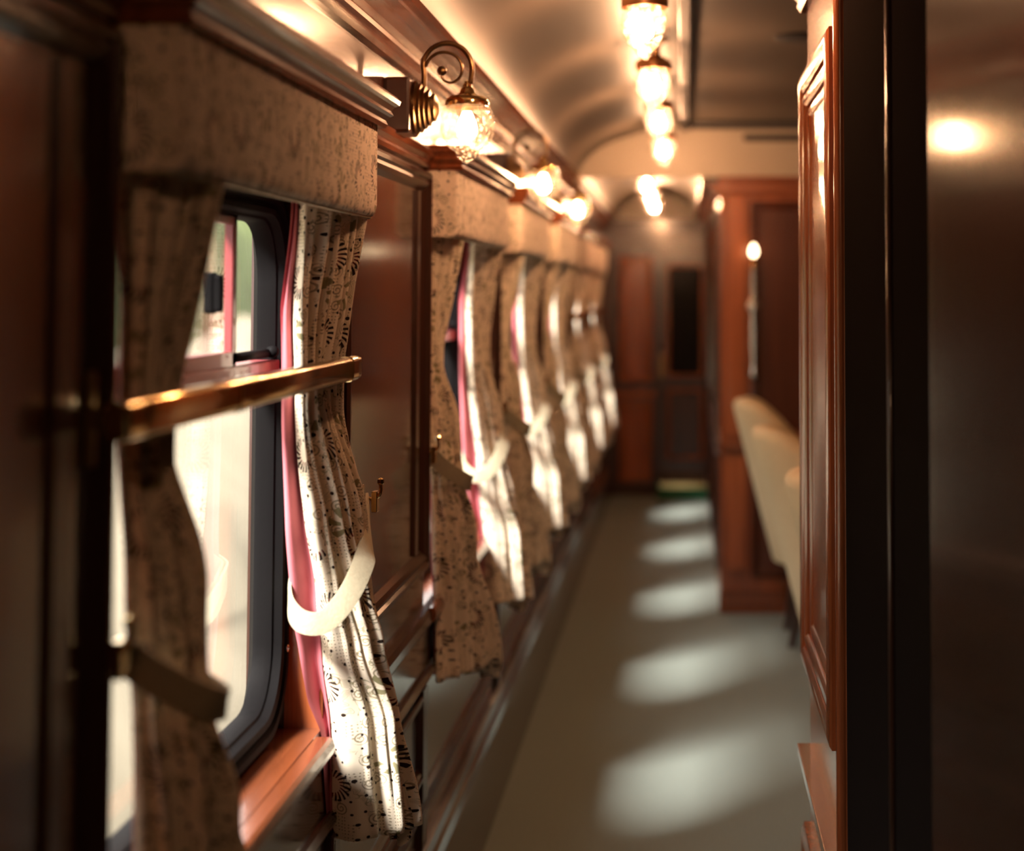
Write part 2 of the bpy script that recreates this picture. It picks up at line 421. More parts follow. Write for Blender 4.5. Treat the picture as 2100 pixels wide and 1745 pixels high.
# near-right partition end, jamb and near corridor wall
XP, YN, YF = 0.25, 2.70, 3.45
struct(MB().box(XP, 2.24, YN, YF, 0, 2.30), 'wall_right', 'wood', bevel=0.006)
b = MB()
PM = [(0.0, 0.0), (0.0, 0.013), (0.006, 0.017), (0.018, 0.0205), (0.030, 0.019), (0.040, 0.014), (0.041, 0.0015), (0.046, 0.0015), (0.047, 0.012),
      (0.054, 0.0155), (0.062, 0.014), (0.070, 0.0085), (0.071, 0.001), (0.076, 0.001), (0.077, 0.006), (0.086, 0.0045), (0.092, 0.0)]
b.frame('x', XP, -1, YN + 0.085, YF - 0.004, 0.712, 1.885, PM)
struct(b, 'trim_%d' % tn, 'wood', smooth=True, autosmooth=35); tn += 1
b = MB()
b.frame('x', XP, -1, YN + 0.085, YF - 0.004, 0.10, 0.40, PM)
b.tube([(XP - 0.002, YN + 0.012, 0), (XP - 0.002, YN + 0.012, 2.2)], 0.011, 12)
b.tube([(XP - 0.001, YN + 0.042, 0.56), (XP - 0.001, YN + 0.042, 2.2)], 0.006, 10)
struct(b, 'trim_%d' % tn, 'wood', smooth=True, autosmooth=35); tn += 1
# dado ledge on the partition
struct(MB().box(XP - 0.026, XP + 0.002, YN, YF - 0.004, 0.532, 0.553), 'trim_%d' % tn, 'woody', bevel=0.002); tn += 1
# partition cornice
pc = [(XP, 2.02), (XP - 0.012, 2.02), (XP - 0.02, 2.032), (XP - 0.016, 2.04), (XP - 0.032, 2.055), (XP - 0.036, 2.07), (XP - 0.03, 2.076), (XP - 0.048, 2.10), (XP - 0.05, 2.14), (XP, 2.16)]
b = MB().prism(pc, YN - 0.03, YF + 0.03, 'y')
struct(b, 'trim_%d' % tn, 'darkwoody'); tn += 1
# corridor wall beside the camera
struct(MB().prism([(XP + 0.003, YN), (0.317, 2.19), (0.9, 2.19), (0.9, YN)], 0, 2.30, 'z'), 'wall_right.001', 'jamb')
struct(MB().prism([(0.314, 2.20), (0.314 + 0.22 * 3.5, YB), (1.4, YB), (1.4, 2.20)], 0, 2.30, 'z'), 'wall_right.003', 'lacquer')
b = MB().tube([(0.2885, 2.40, 0), (0.2885, 2.40, 2.2)], 0.0055, 10)
struct(b, 'trim_%d' % tn, 'darkwood', smooth=True); tn += 1
# far right wall of the saloon and the closing walls
struct(MB().box(2.24, 2.36, YF, YBULK, 0, 2.0), 'wall_right.002', 'panel')
struct(MB().box(-0.70, 1.45, YB - 0.1, YB, 0, 2.34), 'wall_back', 'darkwood')

# bulkhead between saloon and far corridor
XR = 0.162
struct(MB().box(XR, 2.36, YBULK, YBULK + 0.07, 0, 1.972), 'wall_middle', 'wood')
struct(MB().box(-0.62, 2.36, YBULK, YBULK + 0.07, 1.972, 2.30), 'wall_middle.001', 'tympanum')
b = MB()
yb = YBULK
b.box(XR - 0.012, 2.2, yb - 0.018, yb + 0.001, 1.885, 1.90)
b.box(XR - 0.012, 2.2, yb - 0.03, yb + 0.001, 1.90, 1.945)
b.box(XR - 0.012, 2.2, yb - 0.045, yb + 0.001, 1.945, 1.972)
struct(b, 'trim_%d' % tn, 'woodx', bevel=0.004); tn += 1
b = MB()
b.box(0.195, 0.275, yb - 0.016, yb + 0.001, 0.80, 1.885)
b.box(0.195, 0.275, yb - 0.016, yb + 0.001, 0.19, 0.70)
struct(b, 'trim_%d' % tn, 'litwood', bevel=0.004); tn += 1
b = MB()
b.box(XR - 0.006, 2.2, yb - 0.03, yb + 0.001, 0.735, 0.765)
b.box(XR - 0.006, 2.2, yb - 0.02, yb + 0.001, 0.715, 0.735)
b.box(XR - 0.006, 2.2, yb - 0.03, yb + 0.001, 0.0, 0.085)
b.box(XR - 0.006, 2.2, yb - 0.02, yb + 0.001, 0.085, 0.10)
struct(b, 'trim_%d' % tn, 'woodx', bevel=0.004); tn += 1
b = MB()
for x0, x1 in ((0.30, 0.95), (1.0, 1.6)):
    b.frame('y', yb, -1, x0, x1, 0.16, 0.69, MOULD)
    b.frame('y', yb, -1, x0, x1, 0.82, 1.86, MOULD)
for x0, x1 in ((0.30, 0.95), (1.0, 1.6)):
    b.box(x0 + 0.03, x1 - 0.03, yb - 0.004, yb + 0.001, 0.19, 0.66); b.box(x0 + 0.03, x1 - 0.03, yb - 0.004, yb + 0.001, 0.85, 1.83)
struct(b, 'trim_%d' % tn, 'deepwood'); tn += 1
# corridor beyond
struct(MB().box(XR, XR + 0.07, YBULK + 0.07, YEND, 0, 2.1), 'wall_right.004', 'wood')
b = MB().prism([(XR, 1.885), (XR - 0.02, 1.89), (XR - 0.03, 1.91), (XR - 0.05, 1.935), (XR - 0.085, 1.955), (XR - 0.09, 1.975), (XR, 2.0)], YBULK + 0.07, YEND, 'y')
struct(b, 'trim_%d' % tn, 'woody'); tn += 1
b = MB()
b.box(XR - 0.012, XR + 0.001, YBULK + 0.07, YEND, 0.72, 0.76)
for y0 in (8.0, 9.4, 10.8):
    b.frame('x', XR, -1, y0, y0 + 1.25, 0.82, 1.84, MOULD); b.frame('x', XR, -1, y0, y0 + 1.25, 0.16, 0.69, MOULD)
struct(b, 'trim_%d' % tn, 'darkwood'); tn += 1
# end wall with door: shade put into dark wood, window light into left panel
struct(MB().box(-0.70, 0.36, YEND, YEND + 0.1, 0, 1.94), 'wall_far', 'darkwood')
struct(MB().box(-0.70, 0.36, YEND, YEND + 0.1, 1.94, 2.30), 'wall_far.001', 'tympanum')
b = MB()
b.box(-0.56, XR, YEND - 0.05, YEND + 0.001, 1.88, 1.955); b.box(-0.56, XR, YEND - 0.035, YEND + 0.001, 1.80, 1.88)
struct(b, 'trim_%d' % tn, 'darkwood', bevel=0.005); tn += 1
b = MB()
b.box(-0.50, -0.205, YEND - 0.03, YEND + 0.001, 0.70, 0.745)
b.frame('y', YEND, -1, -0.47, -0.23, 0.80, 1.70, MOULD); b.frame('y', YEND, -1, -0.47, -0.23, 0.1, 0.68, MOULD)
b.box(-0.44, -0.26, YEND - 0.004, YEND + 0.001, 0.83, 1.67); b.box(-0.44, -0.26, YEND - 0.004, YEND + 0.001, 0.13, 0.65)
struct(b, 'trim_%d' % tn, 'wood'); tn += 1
d = thing('door_1', None, None, (-0.01, YEND - 0.02, 0.17), kind='structure')
b = MB().box(-0.19, 0.158, YEND - 0.045, YEND - 0.001, 0.17, 1.78)
dl = part(b, 'door_leaf', 'darkwood', d, bevel=0.004)
b = MB().box(-0.115, 0.125, YEND - 0.052, YEND - 0.04, 0.86, 1.62); part(b, 'pane', 'darkglass', dl)
b = MB().frame('y', YEND - 0.045, -1, -0.125, 0.135, 0.845, 1.635, [(u * .6, v) for u, v in MOULD])
b.frame('y', YEND - 0.045, -1, -0.125, 0.135, 0.26, 0.76, [(u * .6, v) for u, v in MOULD]); part(b, 'moulding', 'wood', dl)
b = MB().box(-0.178, -0.146, YEND - 0.052, YEND - 0.04, 0.84, 1.0)
b.lathe([(0.0, 0.0), (0.016, 0.0), (0.014, 0.02), (0.022, 0.035), (0.02, 0.05), (0.0, 0.055)], (-0.162, YEND - 0.11, 0.955), 'y', 16, False)
b.lathe([(0.0, 0.0), (0.013, 0.0), (0.015, 0.03), (0.012, 0.055)], (-0.162, YEND - 0.10, 0.875), 'y', 16, False)
tag(part(b, 'door_handle', 'brass', dl, smooth=True, autosmooth=40), 'brass handle plate with round knob')
b = MB().box(-0.19, 0.158, YEND - 0.26, YEND, 0, 0.115); st = struct(b, 'trim_%d' % tn, 'greencarpet', bevel=0.006); tn += 1
b = MB().box(-0.17, 0.15, YEND - 0.268, YEND - 0.02, 0.1155, 0.124); b.box(-0.17, 0.15, YEND - 0.268, YEND - 0.261, 0.085, 0.124)
struct(b, 'trim_%d' % tn, 'brass', bevel=0.002); tn += 1

# ceiling panel frame
b = MB()
b.box(-0.018, 0.018, YB, 7.69, 2.172, 2.212); b.box(-0.018, 1.70, 7.61, 7.69, 2.180, 2.215); b.box(1.662, 1.698, YB, 7.69, 2.172, 2.212)
struct(b, 'trim_%d' % tn, 'vent', bevel=0.005); tn += 1
b = MB().lathe([(0.075, 0.0), (0.078, -0.008), (0.068, -0.014), (0.03, -0.016), (0.0, -0.016)], (0, 0, 0), 'z', 28, False)
b.lathe([(0.075, 0.0), (0.0, 0.0)], (0, 0, 0), 'z', 28, False)
o = b.build('ceiling_vent', 'vent', loc=(0, 0, 0), smooth=True, autosmooth=30); o.location = (0.345, 5.05, 2.2095)
tag(o, 'dark round vent on the cream ceiling right of the lamps', 'vent')
v = thing('slot_vent', 'long dark slot vent on the cream end wall above the wooden bulkhead', 'vent', (0.55, YBULK - 0.003, 2.152))
pr = []
for i in range(24):
    a = 2 * PI * i / 24
    pr.append((0.55 + (0.265 if math.cos(a) > 0 else -0.265) + 0.017 * math.cos(a), 2.152 + 0.017 * math.sin(a)))
part(MB().prism(pr, YBULK - 0.010, YBULK - 0.0005, 'y'), 'grille', 'vent', v)

# ------------------------------------------------------------------ windows
def rrect(y0, y1, z0, z1, r, x, n=8):
    lp = []
    for cy, cz, a0 in ((y1 - r, z1 - r, 0), (y0 + r, z1 - r, 90), (y0 + r, z0 + r, 180), (y1 - r, z0 + r, 270)):
        for i in range(n + 1):
            a = math.radians(a0 + 90 * i / n); lp.append((x, cy + r * math.cos(a), cz + r * math.sin(a)))
    return lp
def make_window(k):
    a, c = OPEN[k]
    wn = thing('window_%d' % (k + 1), None, None, (-0.62, (a + c) / 2, ZS), kind='structure')
    R = 0.10
    prof = [(0.0, -0.675, R + .02), (0.0, -0.618, R + .02), (0.006, -0.612, R + .015), (0.016, -0.612, R + .01), (0.020, -0.620, R), (0.024, -0.620, R), (0.028, -0.614, R),
            (0.036, -0.616, R), (0.040, -0.628, R - .005), (0.044, -0.630, R - .01), (0.047, -0.640, R - .01), (0.047, -0.658, R - .01), (0.0, -0.675, R + .02)]
    e = 0.004
    loops = [rrect(a + e + i, c - e - i, ZS + e + i, ZT - e - i, r, x) for i, x, r in prof]
    fr = part(MB().loft(loops + [loops[0]], True), 'window_frame', 'black', wn, smooth=True, autosmooth=35)
    # outer corner filler so no light leaks round the rounded frame
    b = MB()
    outer = [(-0.668, a, ZS - 0.03), (-0.668, c, ZS - 0.03), (-0.668, c, ZT), (-0.668, a, ZT)]
    rr = loops[0]; n = len(rr) // 4
    ids = [b.vert(q) for q in rr]
    cs = {0: b.vert((-0.676, c, ZT)), 1: b.vert((-0.676, a, ZT)), 2: b.vert((-0.676, a, ZS)), 3: b.vert((-0.676, c, ZS))}
    for q in range(4):
        for i in range(n - 1): b.face(cs[q], ids[q * n + i], ids[q * n + i + 1])
        b.face(cs[q], ids[q * n + n - 1], ids[((q + 1) * n) % len(rr)], cs[(q + 1) % 4])
    part(b, 'backing', 'rubber', wn)
    part(MB().box(-0.656, -0.652, a + 0.045, c - 0.045, ZS + 0.045, 1.325), 'pane', 'glass', wn)
    # transom
    b = MB().box(-0.668, -0.624, a + 0.03, c - 0.03, 1.318, 1.345)
    tag(part(b, 'transom', 'maroon', wn, bevel=0.003), 'maroon painted transom bar')
    b = MB().box(-0.655, -0.651, a + 0.03, c - 0.03, 1.345, ZT - 0.045); part(b, 'pane', 'glass', wn)
    # sliding sash
    b = MB(); y0, y1, z0, z1 = a + 0.06, a + 0.735, 1.346, ZT - 0.05
    for q in ((y0, y0 + 0.018, z0, z1), (y1 - 0.018, y1, z0, z1), (y0, y1, z0, z0 + 0.02), (y0, y1, z1 - 0.012, z1)):
        b.box(-0.643, -0.630, q[0], q[1], q[2], q[3])
    ss = part(b, 'sliding_sash', 'maroon', wn, bevel=0.002)
    part(MB().box(-0.639, -0.636, y0 + 0.01, y1 - 0.01, z0 + 0.01, z1 - 0.005), 'pane', 'glass', ss)
    b = MB().box(-0.636, -0.622, y1 - 0.145, y1 - 0.120, 1.42, 1.475); b.box(-0.626, -0.612, y1 - 0.143, y1 - 0.128, 1.422, 1.472)
    tag(part(b, 'sash_handle', 'black', ss, bevel=0.004), 'black sash handle')
    b = MB().tube([(-0.635, y1 + 0.005, 1.356), (-0.635, c - 0.06, 1.356)], 0.007, 10)
    b.lathe([(0.0, -0.01), (0.009, -0.008), (0.009, 0.008), (0.0, 0.01)], (-0.628, c - 0.075, 1.358), 'y', 12, False)
    part(b, 'sash_runner', 'black', wn, smooth=True)
    for z in (1.44, 1.37, 0.90):
        sy = c - 0.016
        b = MB().lathe([(0.0065, 0.0), (0.0065, 0.002), (0.004, 0.004), (0.0, 0.004)], (-0.614, sy, z), 'x', 14, False)
        b.box(-0.6105, -0.6095, sy - 0.0055, sy + 0.0055, z - 0.0012, z + 0.0012)
        part(b, 'screw', 'steel', fr, smooth=True, autosmooth=30)
    # sill board and nosing
    b = MB().box(-0.66, -0.561, a, c, ZS - 0.03, ZS); sl = part(b, 'window_sill', 'woody', wn)
    b = MB().prism([(-0.559, ZS - 0.030), (-0.538, ZS - 0.030), (-0.532, ZS - 0.024), (-0.530, ZS - 0.014), (-0.533, ZS - 0.004), (-0.538, ZS), (-0.559, ZS)], a - 0.01, c - 0.055, 'y')
    part(b, 'sill_nosing', 'woody', wn)
    # reveal linings
    b = MB().box(-0.62, -0.5605, c - 0.002, c + 0.001, ZS, ZT); b.box(-0.62, -0.5605, a - 0.001, a + 0.002, ZS, ZT); b.box(-0.62, -0.5605, a, c, ZT - 0.002, ZT + 0.001)
    part(b, 'reveal', 'wood', wn)
    return wn
for k in range(6): make_window(k)

# ------------------------------------------------------------------ pelmets
def make_pelmet(p):
    r = thing('pelmet', '', 'pelmet', (-AW, p, 1.57))
    y0, y1, xo = p, p + PL, -0.492
    path = [(-0.56, y0), (xo - 0.012, y0)]
    for i in range(5): a = -PI / 2 + PI / 2 * (i + 1) / 5; path.append((xo - 0.012 + 0.012 * math.cos(a), y0 + 0.012 + 0.012 * math.sin(a)))
    for i in range(22): path.append((xo, y0 + 0.03 + (PL - 0.075) * i / 21))
    for i in range(8): a = PI / 2 * (i + 1) / 8; path.append((xo - 0.030 + 0.030 * math.cos(a), y1 - 0.030 + 0.030 * math.sin(a)))
    path.append((-0.56, y1))
    d = [0]
    for i in range(1, len(path)): d.append(d[-1] + math.dist(path[i], path[i - 1]))
    lv = [(1.735, 0.0), (1.70, 0.0), (1.66, 0.0), (1.62, 0.0), (1.588, 0.0), (1.577, 0.002), (1.570, 0.006), (1.567, 0.012)]
    loops, uvs = [], []
    for z, ins in lv:
        loops.append([(x if x < -0.559 else x - ins, y, z) for x, y in path]); uvs.append([(q, z) for q in d])
    b = MB().loft(loops, False, uvs=uvs)
    bl = [(max(-0.56, x - 0.03) if x > -0.559 else x, y, 1.569) for x, y in path]
    b.loft([loops[-1], bl], False, uvs=[uvs[-1], [(q, 1.55) for q in d]])
    part(b, 'pelmet_fabric', 'pelmet', r, smooth=True, autosmooth=50)
    # piping along the lower edge
    pp = [(x - 0.0105, y, 1.5675) for x, y in path[1:-1]]
    part(MB().tube(pp, 0.0022, 6), 'piping', 'tie', r, smooth=True)
    # cornice with mitred returns
    pr = [(0.050, 1.712), (0.076, 1.712), (0.080, 1.718), (0.077, 1.725), (0.083, 1.731), (0.088, 1.734), (0.084, 1.741), (0.090, 1.748), (0.096, 1.751), (0.098, 1.758), (0.093, 1.764), (0.0, 1.766)]
    loops = []
    for o_, z in pr:
        q = max(o_ - 0.070, -0.02)
        if o_ == 0.0: q = 0.02
        loops.append([(-0.56, y0 - q, z), (-0.56 + o_, y0 - q, z), (-0.56 + o_, y1 + q - 0.01, z), (-0.56, y1 + q - 0.01, z)])
    part(MB().loft(loops, True), 'pelmet_cornice', 'woody', r)
    return r
pel = make_pelmet(P0[0])
PLAB = ['broad flower-print pelmet over the nearest window, left of the first wall lamp',
        'flower-print pelmet with scroll-patterned end over the second window from the front',
        'flower-print pelmet over the third window from the front, beside the second wall lamp',
        'flower-print pelmet over the fourth window from the front, below the third wall lamp',
        'shaded flower-print pelmet over the fifth window, just past the wooden bulkhead',
        'shaded flower-print pelmet over the farthest window, last before the end door']
for k in range(6):
    o = pel if k == 0 else copy_tree(pel)
    o.location = (-AW, P0[k], 1.57); o['label'] = PLAB[k]; o['group'] = 'pelmets along the window wall'

# ------------------------------------------------------------------ curtains
def lerp(a, b, t): return a + (b - a) * t
def interp(keys, t):
    for i in range(len(keys) - 1):
        if t <= keys[i + 1][0] or i == len(keys) - 2:
            f = (t - keys[i][0]) / (keys[i + 1][0] - keys[i][0]); f = min(max(f, 0), 1)
            f2 = f * f * (3 - 2 * f); f = 0.5 * f + 0.5 * f2
            return tuple(lerp(x, y, f) for x, y in zip(keys[i][1:], keys[i + 1][1:]))
def sheet(keys, ztop, zbot, npl, rnd, nz=76, per=16, flat=0.0, drop=0.0):
    """keys: (z, four plan points a f b c, pleat depth); smooth from a to f, pleated from f over b to c"""
    loops, uvs = [], []
    amps = [rnd.uniform(0.55, 1.3) for _ in range(npl + 2)]; ph = [rnd.uniform(-.25, .25) for _ in range(npl + 2)]
    ns = npl * per
    for iz in range(nz + 1):
        t = iz / nz
        k_ = interp(keys, lerp(ztop, zbot, t))
        pts = [Vector(k_[2 * q:2 * q + 2]) for q in range(4)]; amp = k_[8]
        seg = [(pts[q + 1] - pts[q]).length for q in range(3)]; tot = sum(seg)
        def pos(d):
            d = min(max(d, 0.0), tot)
            for q in range(3):
                if d <= seg[q] or q == 2: return pts[q].lerp(pts[q + 1], d / max(seg[q], 1e-6))
                d -= seg[q]
        def smooth(d):
            h = 0.018; acc = Vector((0, 0)); w = 0
            for q in range(-3, 4):
                g = 4 - abs(q); acc += pos(d + h * q / 3) * g; w += g
            return acc / w
        lp = []
        for i in range(ns + 1):
            s = i / ns; d = s * tot
            P = smooth(d); D = (smooth(d + 0.004) - smooth(d - 0.004)).normalized(); nn = Vector((D.y, -D.x))
            k = s * npl; ki = int(min(k, npl - 1)); am = lerp(amps[ki], amps[ki + 1], k - ki)
            wv = math.sin(2 * PI * (k + ph[ki] * math.sin(PI * (k - ki)) + 0.12 * math.sin((lerp(ztop, zbot, t)) * 6 + ki * 1.7)))
            wv = math.copysign(abs(wv) ** 0.7, wv)
            on = min(1, max(0, (s - flat) * npl * 1.2)) * min(1, (1 - s) * npl * 3)
            z = lerp(ztop, zbot - drop * min(1, max(0, (s - 0.62) / 0.1)) + 0.003 * on * math.sin(2 * PI * k), t)
            q = P + nn * (amp * am * wv * on + 0.0025 * math.sin(23 * z + 9 * s))
            lp.append((q.x, q.y, z))
        loops.append(lp)
    ref = [0.0]; mid = loops[int(nz * 0.45)]
    for i in range(ns): ref.append(ref[-1] + math.dist(mid[i][:2], mid[i + 1][:2]))
    uvs = [[(ref[i], p[2]) for i, p in enumerate(lp)] for lp in loops]
    return loops, uvs
def make_curtain(side, p):
    rnd = random.Random(3 if side == 'right' else 5)
    root = thing('curtain', '', 'curtain', (-0.52, p + (1.0 if side == 'right' else 0.1), 0.55))
    if side == 'right':
        q = p - 1.667
        #     z      a window side    f front          b room side       c wall side       pleat
        K = [(1.600, -0.582, 2.560, -0.560, 2.515, -0.508, 2.705, -0.535, 2.730, 0.012),
             (1.340, -0.592, 2.590, -0.572, 2.545, -0.543, 2.705, -0.553, 2.725, 0.005),
             (1.280, -0.592, 2.592, -0.570, 2.548, -0.542, 2.708, -0.552, 2.730, 0.006),
             (1.100, -0.577, 2.612, -0.556, 2.575, -0.505, 2.712, -0.530, 2.780, 0.011),
             (0.975, -0.566, 2.642, -0.545, 2.612, -0.490, 2.695, -0.515, 2.790, 0.008),
             (0.900, -0.559, 2.666, -0.538, 2.636, -0.478, 2.700, -0.512, 2.810, 0.011),
             (0.780, -0.554, 2.690, -0.528, 2.668, -0.455, 2.720, -0.505, 2.860, 0.014),
             (0.590, -0.556, 2.745, -0.515, 2.715, -0.430, 2.785, -0.500, 2.930, 0.016)]
        off = q
    else:
        K = [(1.600, -0.568, .040, -0.560, .045, -0.500, .185, -0.550, .215, 0.012),
             (1.340, -0.572, .060, -0.565, .065, -0.543, .165, -0.570, .190, 0.005),
             (1.280, -0.571, .062, -0.564, .066, -0.542, .160, -0.570, .190, 0.006),
             (1.140, -0.566, .072, -0.560, .070, -0.505, .135, -0.555, .190, 0.010),
             (1.020, -0.560, .082, -0.552, .075, -0.488, .122, -0.550, .180, 0.007),
             (0.920, -0.556, .088, -0.548, .080, -0.470, .140, -0.550, .220, 0.011),
             (0.590, -0.548, .110, -0.540, .100, -0.432, .350, -0.530, .420, 0.016)]
        off = p
    K = [tuple([k[0]] + [v + (off if n_ % 2 else 0) for n_, v in enumerate(k[1:9])] + [k[9]]) for k in K][::-1]
    lp, uv = sheet(K, 1.60, 0.59, 8 if side == 'right' else 7, rnd, flat=0.24 if side == 'right' else 0.04, drop=0.045)
    fb = part(MB().loft(lp, False, uvs=uv), 'curtain_fabric', 'fabric', root, smooth=True)
    so = fb.modifiers.new('t', 'SOLIDIFY'); so.thickness = 0.0012; so.offset = 0
    # pink lining behind: turned edge seen towards the window
    sgn = 1 if side == 'right' else 1
    l2 = []
    for row in lp:
        z = row[0][2]
        t = (1.6 - z) / 1.025
        A = Vector(row[0][:2]); r = []
        if side == 'right':
            wob = 0.5 + 0.5 * math.sin(5.1 * z + 1.0) * math.sin(11 * z)
            wx = (0.006 + 0.024 * min(1, t * 2.2)) * (1 - 0.6 * max(0, (t - 0.8) / 0.2)) * (0.8 + 0.35 * wob)
            cap = 0.607 if z > 1.25 else (lerp(0.598, 0.607, (z - 0.97) / 0.28) if z > 0.97 else (lerp(0.577, 0.598, (z - 0.82) / 0.15) if z > 0.82 else (lerp(0.558, 0.577, (z - 0.77) / 0.05) if z > 0.77 else 0.558)))
            wx = max(0.001, min(wx * 1.15, cap + A.x))
            for i in range(9):
                f = i / 8
                r.append((A.x - wx * f, A.y + 0.004 - 0.022 * f + 0.010 * math.sin(f * 2 * PI + 6 * z), z))
            r = r[::-1]
        else:
            r = [(A.x - 0.006, A.y + 0.012, z)]
        B = Vector(row[len(row) // 2][:2]); C = Vector(row[-1][:2])
        for i in range(1, 13):
            f = i / 12
            # straight backing a little behind the pleats
            Pq = A.lerp(C, f)
            r.append((max(Pq.x - 0.012 * math.sin(f * PI), -0.605), Pq.y + 0.022 * math.sin(f * PI), z))
        l2.append(r)
    l2 = l2[:-1]
    part(MB().loft(l2, False), 'curtain_lining', 'lining', root, smooth=True)
    return root
CL, CR = make_curtain('left', P0[0]), make_curtain('right', P0[0])
def ribbon(pts, width, th, turn=1, n=60):
    P = cr(pts, n); loops = []
    for i, p in enumerate(P):
        t = (P[min(i + 1, n - 1)] - P[max(i - 1, 0)]).normalized()
        up = Vector((turn * min(t.z, 0), 0, abs(t.x) + 0.35)); u = (up - t * up.dot(t)).normalized(); nn = t.cross(u)
        h = width / 2
        prof = [(-h, -th), (-h * .8, -th * 1.3), (h * .8, -th * 1.3), (h, -th), (h, th), (h * .8, th * 1.3), (-h * .8, th * 1.3), (-h, th)]
        loops.append([tuple(p + u * a + nn * b_) for a, b_ in prof])
    return MB().loft(loops, True, True, True)
def make_tie(side, p):
    q = p - 1.667
    if side == 'right':
        root = thing('curtain_tieback', '', 'tieback', (-AW, 2.97 + q, 1.07))
        pts = [(-0.548, 2.975 + q, 1.085), (-0.520, 2.82 + q, 1.075), (-0.496, 2.690 + q, 1.05), (-0.497, 2.637 + q, 1.02), (-0.512, 2.604 + q, 0.985), (-0.538, 2.580 + q, 0.957),
               (-0.568, 2.575 + q, 0.957), (-0.590, 2.592 + q, 0.972), (-0.599, 2.620 + q, 0.995), (-0.597, 2.652 + q, 1.015), (-0.575, 2.672 + q, 1.03), (-0.53, 2.75 + q, 1.04)]
        hx, hy, hz = -AW, 2.975 + q, 1.085
    else:
        root = thing('curtain_tieback', '', 'tieback', (-AW, p - 0.03, 1.10))
        pts = [(-0.545, p - 0.028, 1.105), (-0.545, p + 0.02, 1.092), (-0.520, p + 0.055, 1.062), (-0.482, p + 0.09, 1.032), (-0.478, p + 0.132, 1.024), (-0.51, p + 0.17, 1.03), (-0.55, p + 0.20, 1.05)]
        hx, hy, hz = -AW, p - 0.030, 1.10
    part(ribbon(pts, 0.034, 0.0022, 1 if side == 'right' else -1), 'tie_band', 'tie', root, smooth=True, autosmooth=60)
    b = MB().box(hx - 0.001, hx + 0.004, hy - 0.014, hy + 0.014, hz - 0.03, hz + 0.03)
    b.tube(cr([(hx, hy, hz + 0.012), (hx + 0.022, hy, hz + 0.006), (hx + 0.034, hy, hz + 0.016), (hx + 0.034, hy, hz + 0.032)], 10), 0.0035, 8)
    b.lathe([(0.0, -0.007), (0.006, -0.004), (0.006, 0.004), (0.0, 0.007)], (hx + 0.034, hy, hz + 0.036), 'z', 10, False)
    b.box(hx + 0.020, hx + 0.030, hy - 0.012, hy + 0.012, hz - 0.016, hz + 0.02)
    tag(part(b, 'hook_plate', 'brass', root, bevel=0.002), 'brass hook plate screwed to the wall')
    return root
TL, TR = make_tie('left', P0[0]), make_tie('right', P0[0])
for k in range(6):
    dy = P0[k] - P0[0]
    for src, t, side, desc in ((CL, TL, 'left', 'shaded brown'), (CR, TR, 'right', 'sunlit cream')):
        o = src if k == 0 else copy_tree(src); o.location.y += dy if k else 0
        w_ = ORD[k] if k < 5 else 'farthest'
        if side == 'left': o['label'] = 'shaded brown flower-print curtain tied at the left side of the %s window' % w_
        else: o['label'] = 'sunlit cream flower-print curtain with pink lining at the right side of the %s window' % w_
        o['group'] = 'tied curtains along the window wall'
        q = t if k == 0 else copy_tree(t); q.location.y += dy if k else 0
        q['label'] = 'cream tieback band holding the %s curtain of the %s window' % (side, w_)
        q['group'] = 'cream curtain tiebacks'

# ------------------------------------------------------------------ grab rails
def make_rail(p):
    y0, y1, xc, zc = p - 0.10, p + 1.035, -0.520, 1.330
    r = thing('grab_rail', '', 'rail', (xc, p + 0.45, zc))
    def sect(y, k=1.0):
        lp = []
        for cx, cz, a0 in ((0.003, 0.0105, 0), (-0.003, 0.0105, 90), (-0.003, -0.0105, 180), (0.003, -0.0105, 270)):
            for i in range(5):
                a = math.radians(a0 + 22.5 * i); lp.append((xc + k * (cx + 0.008 * math.cos(a)), y, zc + k * (cz + 0.008 * math.sin(a))))
        return lp
    b = MB().loft([sect(y0, .9), sect(y0 + 0.003), sect(y1 - 0.003), sect(y1, .9)], True, True, True)
    part(b, 'bar', 'brass', r, smooth=True, autosmooth=50)
    for y in (y0 + 0.05, y1 - 0.022):
        b = MB().box(-0.561, xc - 0.004, y - 0.012, y + 0.012, zc - 0.012, zc + 0.012); b.box(-0.561, -0.552, y - 0.02, y + 0.02, zc - 0.045, zc + 0.045)
        part(b, 'bracket', 'oldbrass', r, bevel=0.003)
    for y in (y0 + 0.03, y0 + 0.42, y1 - 0.05):
        lp = [[(xc + (q[0] - xc) * 1.12, q[1], zc + (q[2] - zc) * 1.06) for q in sect(yy)] for yy in (y - 0.02, y + 0.02)]
        part(MB().loft(lp, True, True, True), 'collar', 'brass', r, smooth=True, autosmooth=50)
    return r
rl = make_rail(P0[0])
for k, lab in ((0, 'polished brass grab rail across the nearest window, in front of both curtains'), (4, 'distant grab rail across the fifth window beyond the bulkhead'), (5, 'distant grab rail across the farthest window by the end door')):
    o = rl if k == 0 else copy_tree(rl); o.location.y += (P0[k] - P0[0]) if k else 0
    o['label'] = lab; o['group'] = 'brass grab rails'

